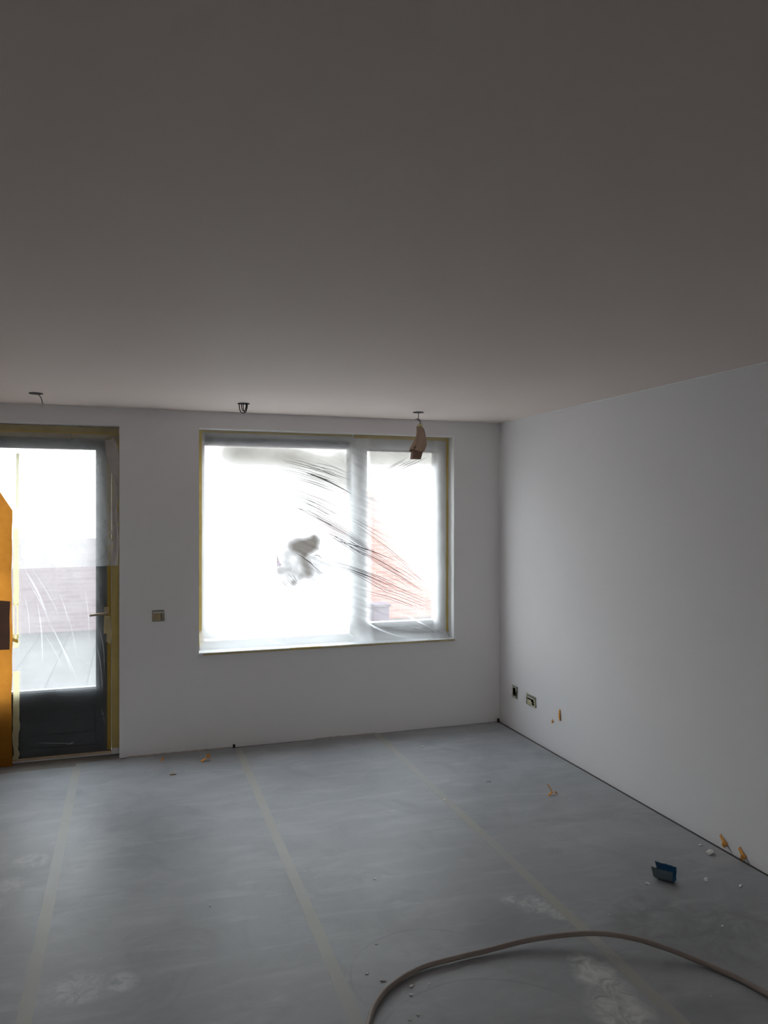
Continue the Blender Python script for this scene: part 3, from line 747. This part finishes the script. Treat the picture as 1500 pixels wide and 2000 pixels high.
# paper sleeve: crumpled rings, (z, x centre, half width, half depth)
bm = bmesh.new(); prof = [(2.343, 2.024, .021, .016), (2.325, 2.030, .026, .018), (2.29, 2.034, .031, .022), (2.25, 2.030, .043, .026), (2.215, 2.022, .049, .028), (2.19, 2.013, .055, .030), (2.172, 2.006, .058, .031)]
rings = []; nn_ = 28
for k, (z, cx, hw, hd_) in enumerate(prof):
    rg = []
    for i in range(nn_):
        a = 2*math.pi*i/nn_; cr_ = 1+.34*mn.noise(Vector((math.cos(a)*3.0, math.sin(a)*3.0, z*14)))
        zz = z + (.014*math.sin(a*2+.6)+.010*math.cos(a) if k == len(prof)-1 else (.006*math.sin(a*3) if k == 0 else 0))
        rg.append(bm.verts.new((cx+hw*math.cos(a)*cr_, c[1]+hd_*math.sin(a)*cr_, zz)))
    rings.append(rg)
for k in range(len(rings)-1):
    for i in range(nn_): bm.faces.new((rings[k][i], rings[k][(i+1) % nn_], rings[k+1][(i+1) % nn_], rings[k+1][i]))
pw = fin('paper_sleeve', bm, M['brownbag'], e, False); so = pw.modifiers.new('solid', 'SOLIDIFY'); so.thickness = .0012
bm = bmesh.new(); A = []
for (z, x0, x1, d) in ((2.20, 1.972, 2.046, .022), (2.165, 1.966, 2.044, .024), (2.107, 1.957, 2.026, .024)):
    A.append([bm.verts.new(p) for p in ((x0, c[1]-d, z), (x1, c[1]-d*.8, z-.002), (x1, c[1]+d, z), (x0, c[1]+d, z))])
for k in range(2):
    for i in range(4): bm.faces.new((A[k][i], A[k][(i+1) % 4], A[k+1][(i+1) % 4], A[k+1][i]))
bm.faces.new(A[2])
fin('paper_bottom', bm, M['browndark'], e, bevel=.003, label='dark folded bottom of the paper wrap')
bm = bmesh.new(); strip_poly(bm, [(2.040, 2.34), (2.052, 2.32), (2.064, 2.28), (2.064, 2.235), (2.056, 2.20), (2.046, 2.18), (2.050, 2.24), (2.044, 2.30)], -.004, 'y', c[1]-.012)
fin('paper_flap', bm, M['browndark'], e, label='dark side flap of the paper wrap')
sync(e)

# ---------------------------------------------------------------- wall sockets under tape
def socket(name_lab, origin, ux, nrm, wd, ht, marks, rounded=False):
    """ux: unit along the wall, nrm: out of the wall into the room"""
    e = tag(empty('wall_socket', origin), name_lab, 'socket', 'taped wall sockets')
    ux, nrm = Vector(ux), Vector(nrm); up = Vector((0, 0, 1)); O = Vector(origin)
    def plate(nm, u0, u1, v0, v1, d0, d1, mat, skew=0, bev=0, lab=None):
        bm = bmesh.new(); vs = []
        for d in (d0, d1):
            for (u, v) in ((u0, v0), (u1, v0+skew), (u1, v1+skew), (u0, v1)): vs.append(bm.verts.new(O+ux*u+up*v+nrm*d))
        for f in ((0, 1, 2, 3), (4, 5, 6, 7), (0, 1, 5, 4), (1, 2, 6, 5), (2, 3, 7, 6), (3, 0, 4, 7)): bm.faces.new([vs[i] for i in f])
        return fin(nm, bm, mat, e, bevel=bev, label=lab)
    plate('socket_plate', -wd/2, wd/2, -ht/2, ht/2, .0005, .007, M['sockplate'], bev=.003)
    for (u0, u1, v0, v1, mt, sk) in marks: plate('masking_tape', u0*wd, u1*wd, v0*ht, v1*ht, .0075, .009, M[mt], sk*ht)
    sync(e)
M['sockplate'] = simple('dusty_socket_plate', (.27, .27, .21), .6, .2, 40)
M['socktape'] = tape('dusty_yellow_tape', (.66, .62, .42), .05)
M['socktape2'] = tape('brown_yellow_tape', (.42, .32, .18), .05)
M['palepl'] = simple('pale_socket_centre', (.62, .60, .55), .6, .1, 40)
M['tapegreen'] = tape('dusty_olive_tape', (.62, .62, .50), .05)
socket('small square taped light switch on the wall between door and window', (.211, YW, .985), (1, 0, 0), (0, -1, 0), .082, .080,
       [(-.46, .30, -.40, .22, 'socktape2', 0), (-.40, .46, .24, .36, 'palepl', 0), (.22, .34, -.3, .25, 'socktape', 0)])
socket('rounded taped wall socket nearest the room corner', (XW, 5.379, .302), (0, -1, 0), (-1, 0, 0), .088, .098,
       [(-.44, .44, -.44, .44, 'tapegreen', 0), (-.25, .28, -.30, .36, 'socktape2', 0), (.30, .44, -.35, .1, 'box', 0)])
socket('wide taped wall socket, second from the room corner', (XW, 5.118, .296), (0, -1, 0), (-1, 0, 0), .132, .078,
       [(-.50, .50, -.50, .18, 'socktape', 0), (-.36, .30, .08, .34, 'palepl', -.08), (.05, .40, -.12, .04, 'sockplate', 0), (.12, .42, -.34, -.16, 'palepl', 0), (-.52, -.42, -.5, .62, 'socktape', 0)])

# ---------------------------------------------------------------- orange tape scraps
def scrap(loc, pts, mat, label, group, rot=0, curl=.5, wdt=.016, base=None):
    """a curled ribbon of tape: pts = local path (x, y, z) in metres"""
    P = catmull(pts, 5); bm = bmesh.new(); L = []; Rr = []
    for i, p in enumerate(P):
        t = (P[min(i+1, len(P)-1)]-P[max(i-1, 0)]).normalized(); s = t.cross(Vector((curl, .3, 1))).normalized()*wdt*.5*(1+.2*math.sin(i*1.9))
        L.append(bm.verts.new(p+s)); Rr.append(bm.verts.new(p-s))
    for i in range(len(P)-1): bm.faces.new((L[i], L[i+1], Rr[i+1], Rr[i]))
    o = fin('tape_scrap', bm, mat, None, True, loc=loc); o.rotation_euler[2] = rot
    so = o.modifiers.new('solid', 'SOLIDIFY'); so.thickness = .0012; so.offset = 0
    mz = min(v.co.z for v in o.data.vertices)
    if base is not None: o.location.z = base-mz+.0008
    return tag(o, label, 'tape scrap', group)
GR = 'scraps of orange tape'
scrap((.52, 5.40, 0), [(-.035, -.01, .006), (-.01, 0, .016), (.01, .005, .028), (.022, .0, .048), (.032, -.004, .026), (.028, -.01, .010)], M['orange'], 'largest curled orange tape scrap on the floor below the window left edge', GR, 0, .9, .022, 0)
scrap((.287, 5.184, 0), [(-.02, 0, .004), (0, .002, .007), (.02, 0, .004)], M['orange'], 'flat orange tape scrap on the floor within the faint ring mark', GR, 0, 0, .020, 0)
scrap((.228, 5.45, 0), [(-.008, 0, .004), (0, .004, .018), (.008, .0, .036)], M['orange'], 'small upright orange tape scrap by the wall right of the door', GR, 0, .9, .016, 0)
scrap((-.053, 5.575, 0), [(-.026, 0, .004), (0, .003, .018), (.024, 0, .004)], M['tan'], 'tan tape scrap at the foot of the door casing', GR, 0, 0, .02, 0)
scrap((2.461, 4.095, 0), [(-.030, -.02, .005), (-.012, -.01, .012), (.004, 0, .020), (-.006, .01, .040), (-.018, .015, .060)], M['orange'], 'forked orange tape scrap alone on the floor at right', GR, 0, .9, .014, 0)
scrap((2.478, 4.085, 0), [(-.012, 0, .020), (.002, 0, .022), (.014, -.006, .008)], M['orange'], 'short orange tape curl touching the forked scrap on the floor', GR, 0, .9, .02, 0)
scrap((2.19, 4.41, 0), [(-.018, 0, .002), (0, 0, .004), (.018, 0, .002)], M['tapegreen'], 'tiny greenish tape sliver on the open floor', GR, 0, 0, .008, 0)
def wall_scrap(y, z, ln, ang, wd, label, stand=.02, fork=False):
    """tape bit hanging off the right wall; path runs down the wall"""
    bm = bmesh.new(); n = 10; L = []; Rr = []
    d = Vector((0, -math.sin(ang), -math.cos(ang))); s = Vector((0, math.cos(ang), -math.sin(ang)))
    for i in range(n+1):
        t = i/n; p = Vector((XW-.001-stand*math.sin(t*math.pi*.8), y, z)) + d*ln*t; ww = wd*.5*(1+.18*math.sin(i*2.1))
        L.append(bm.verts.new(p+s*ww)); Rr.append(bm.verts.new(p-s*ww))
    for i in range(n): bm.faces.new((L[i], L[i+1], Rr[i+1], Rr[i]))
    tail = []
    if fork:
        m_ = int(n*.55); p = L[m_].co.copy(); q = L[m_+3].co.copy(); k1 = bm.verts.new(p+Vector((-.002, .002, -.024))); k2 = bm.verts.new(q+Vector((-.002, -.004, -.018)))
        bm.faces.new((L[m_], L[m_+3], k2, k1))
    o = fin('tape_scrap', bm, M['orange'], None, True); so = o.modifiers.new('solid', 'SOLIDIFY'); so.thickness = .0012; so.offset = 0
    if fork:                                    # thin grey streak that runs on down the wall
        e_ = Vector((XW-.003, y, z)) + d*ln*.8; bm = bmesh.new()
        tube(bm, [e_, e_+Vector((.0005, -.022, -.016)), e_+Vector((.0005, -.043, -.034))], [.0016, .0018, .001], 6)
        fin('streak', bm, M['clearwire'], o, True, label='thin grey streak')
    return tag(o, label, 'tape scrap', GR)
wall_scrap(4.722, .325, .075, .10, .020, 'upright orange tape strip on the right wall below the sockets', .006)
wall_scrap(4.822, .228, .022, .5, .020, 'tiny orange tape dab on the right wall beside the upright strip', .004)
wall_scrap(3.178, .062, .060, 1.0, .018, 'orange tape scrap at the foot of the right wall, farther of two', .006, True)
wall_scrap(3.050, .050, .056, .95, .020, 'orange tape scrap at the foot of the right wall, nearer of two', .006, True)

# ---------------------------------------------------------------- blue curled piece (half a sleeve of plastic)
e = tag(empty('blue_shell', (2.39, 3.0, 0)), 'curled half shell of blue plastic lying open on the floor at right', 'debris')
A0 = Vector((2.366, 3.022, 0)); ax = Vector((.056, -.083, 0)); sd_ = Vector((.60, .78, 0)).normalized()
sd_ = (sd_ - ax*(sd_.dot(ax)/ax.length_squared)).normalized()
def shell(off):
    bm = bmesh.new(); n, ms = 24, 14; V = []
    for j in range(ms+1):
        t = j/ms; row = []
        for i in range(n+1):
            u = i/n; a = math.radians(-192+204*u)           # near lip -> bottom -> far lip
            hw, dp = .031+off, .030+off
            q = Vector((hw*math.cos(a), 0, dp*math.sin(a)))
            lip = max(0, abs(u-.5)*2-.55)/.45                # the two walls rise above the round bottom
            rise = lip*(.026 if u > .5 else .021)*(1-.10*math.sin(t*3)*(1 if u < .5 else .3))
            rise += .005*mn.noise(Vector((t*5, u*3, 1)))*lip
            jag = (.016*math.sin(math.pi*u)*(1-t)**6*1.2 + .006*mn.noise(Vector((u*8, 3, 1)))*(1 if j in (0, ms) else 0))
            base = A0 + ax*t + ax.normalized()*jag
            row.append(bm.verts.new(base + sd_*q.x*(1-.15*lip) + Vector((0, 0, q.z+rise+.0318))))
        V.append(row)
    for j in range(ms):
        for i in range(n): bm.faces.new((V[j][i], V[j][i+1], V[j+1][i+1], V[j+1][i]))
    return bm
fin('inner_face', shell(0), M['blue_in'], e, True, label='deep blue inner face')
fin('outer_face', shell(.0014), M['blue_out'], e, True, label='grey blue outer face')
sync(e)

# ---------------------------------------------------------------- plaster crumbs
def crumb(x, y, r, label, seed, flat=.28, st=1.3):
    bm = bmesh.new(); bmesh.ops.create_icosphere(bm, subdivisions=2, radius=1); rr = random.Random(seed); an = rr.uniform(0, 3)
    for v in bm.verts:
        k = 1+.45*mn.noise(v.co*1.3+Vector((seed*3.1, 0, 0)))
        p = v.co*k; p = Vector((p.x*st, p.y/st, p.z*flat)); v.co = Matrix.Rotation(an, 3, 'Z') @ p * r
    mz = min(v.co.z for v in bm.verts)
    o = fin('plaster_crumb', bm, M['crumb'], None, False, loc=(x, y, -mz-.0004)); return tag(o, label, 'plaster crumb', 'plaster crumbs on the floor')
crumb(2.799, 3.133, .020, 'largest plaster crumb, near the right wall behind the blue shell', 1, .45, 1.4)
crumb(2.820, 3.226, .009, 'small plaster crumb behind the largest crumb by the right wall', 2)
crumb(2.576, 2.909, .013, 'plaster crumb on the floor right of the blue shell', 3, .55)
crumb(2.688, 2.815, .010, 'thin plaster crumb nearest the right edge of the photo', 4, .3, 1.6)
crumb(2.297, 2.972, .009, 'plaster crumb in front of the blue shell left end', 5)
crumb(2.053, 5.210, .012, 'dark-shadowed plaster crumb on the floor below the window right half', 6)
crumb(1.802, 4.213, .008, 'plaster crumb lying on the rightmost tape seam', 7, .3)
crumb(2.359, 2.569, .006, 'tiny plaster crumb between hose and blue shell', 8)
crumb(1.964, 2.795, .006, 'tiny plaster crumb behind the raised part of the hose', 9)
for i, (x, y, r, l) in enumerate(((.897, 2.670, .009, 'pale plaster crumb just behind the left bend of the hose'), (.985, 2.605, .008, 'plaster crumb just inside the left bend of the hose'),
        (.965, 2.560, .007, 'second plaster crumb inside the left bend of the hose'), (.852, 2.728, .006, 'tiny crumb a hand behind the left bend of the hose'),
        (.947, 2.903, .006, 'tiny crumb inside the faint ring mark behind the hose'), (1.049, 2.594, .005, 'smallest crumb in the curve of the hose'),
        (.914, 2.435, .006, 'left of two tiny crumbs at the bottom edge'), (.950, 2.450, .006, 'right of two tiny crumbs at the bottom edge'),
        (1.106, 3.417, .006, 'tiny crumb alone mid floor between the seams'), (1.254, 4.116, .006, 'tiny crumb on the floor in front of the window middle'),
        (.346, 3.417, .006, 'tiny crumb on the floor left of the middle tape seam'))):
    crumb(x, y, r, l, 20+i)

# ---------------------------------------------------------------- hose
P = [(.30, 1.2, .0108), (.48, 1.75, .0108), (.66, 2.2, .0108), (.768, 2.438, .0108), (.823, 2.534, .0108), (.905, 2.613, .0108), (1.045, 2.678, .012), (1.18, 2.694, .013), (1.33, 2.700, .014),
     (1.538, 2.695, .025), (1.752, 2.630, .045), (1.884, 2.545, .050), (1.990, 2.466, .032), (2.07, 2.385, .014), (2.131, 2.271, .0108), (2.169, 2.141, .0108), (2.20, 1.95, .0108), (2.22, 1.6, .0108), (2.1, 1.2, .0108)]
bm = bmesh.new(); tube(bm, catmull(P, 10), .0102, 14)
tag(fin('hose', bm, M['hose'], None, True), 'beige hose curving across the grey floor in the foreground', 'hose')

for o in list(COL.objects):
    if o.name.startswith(('floor_protection_sheet', 'floor_tape')): pass
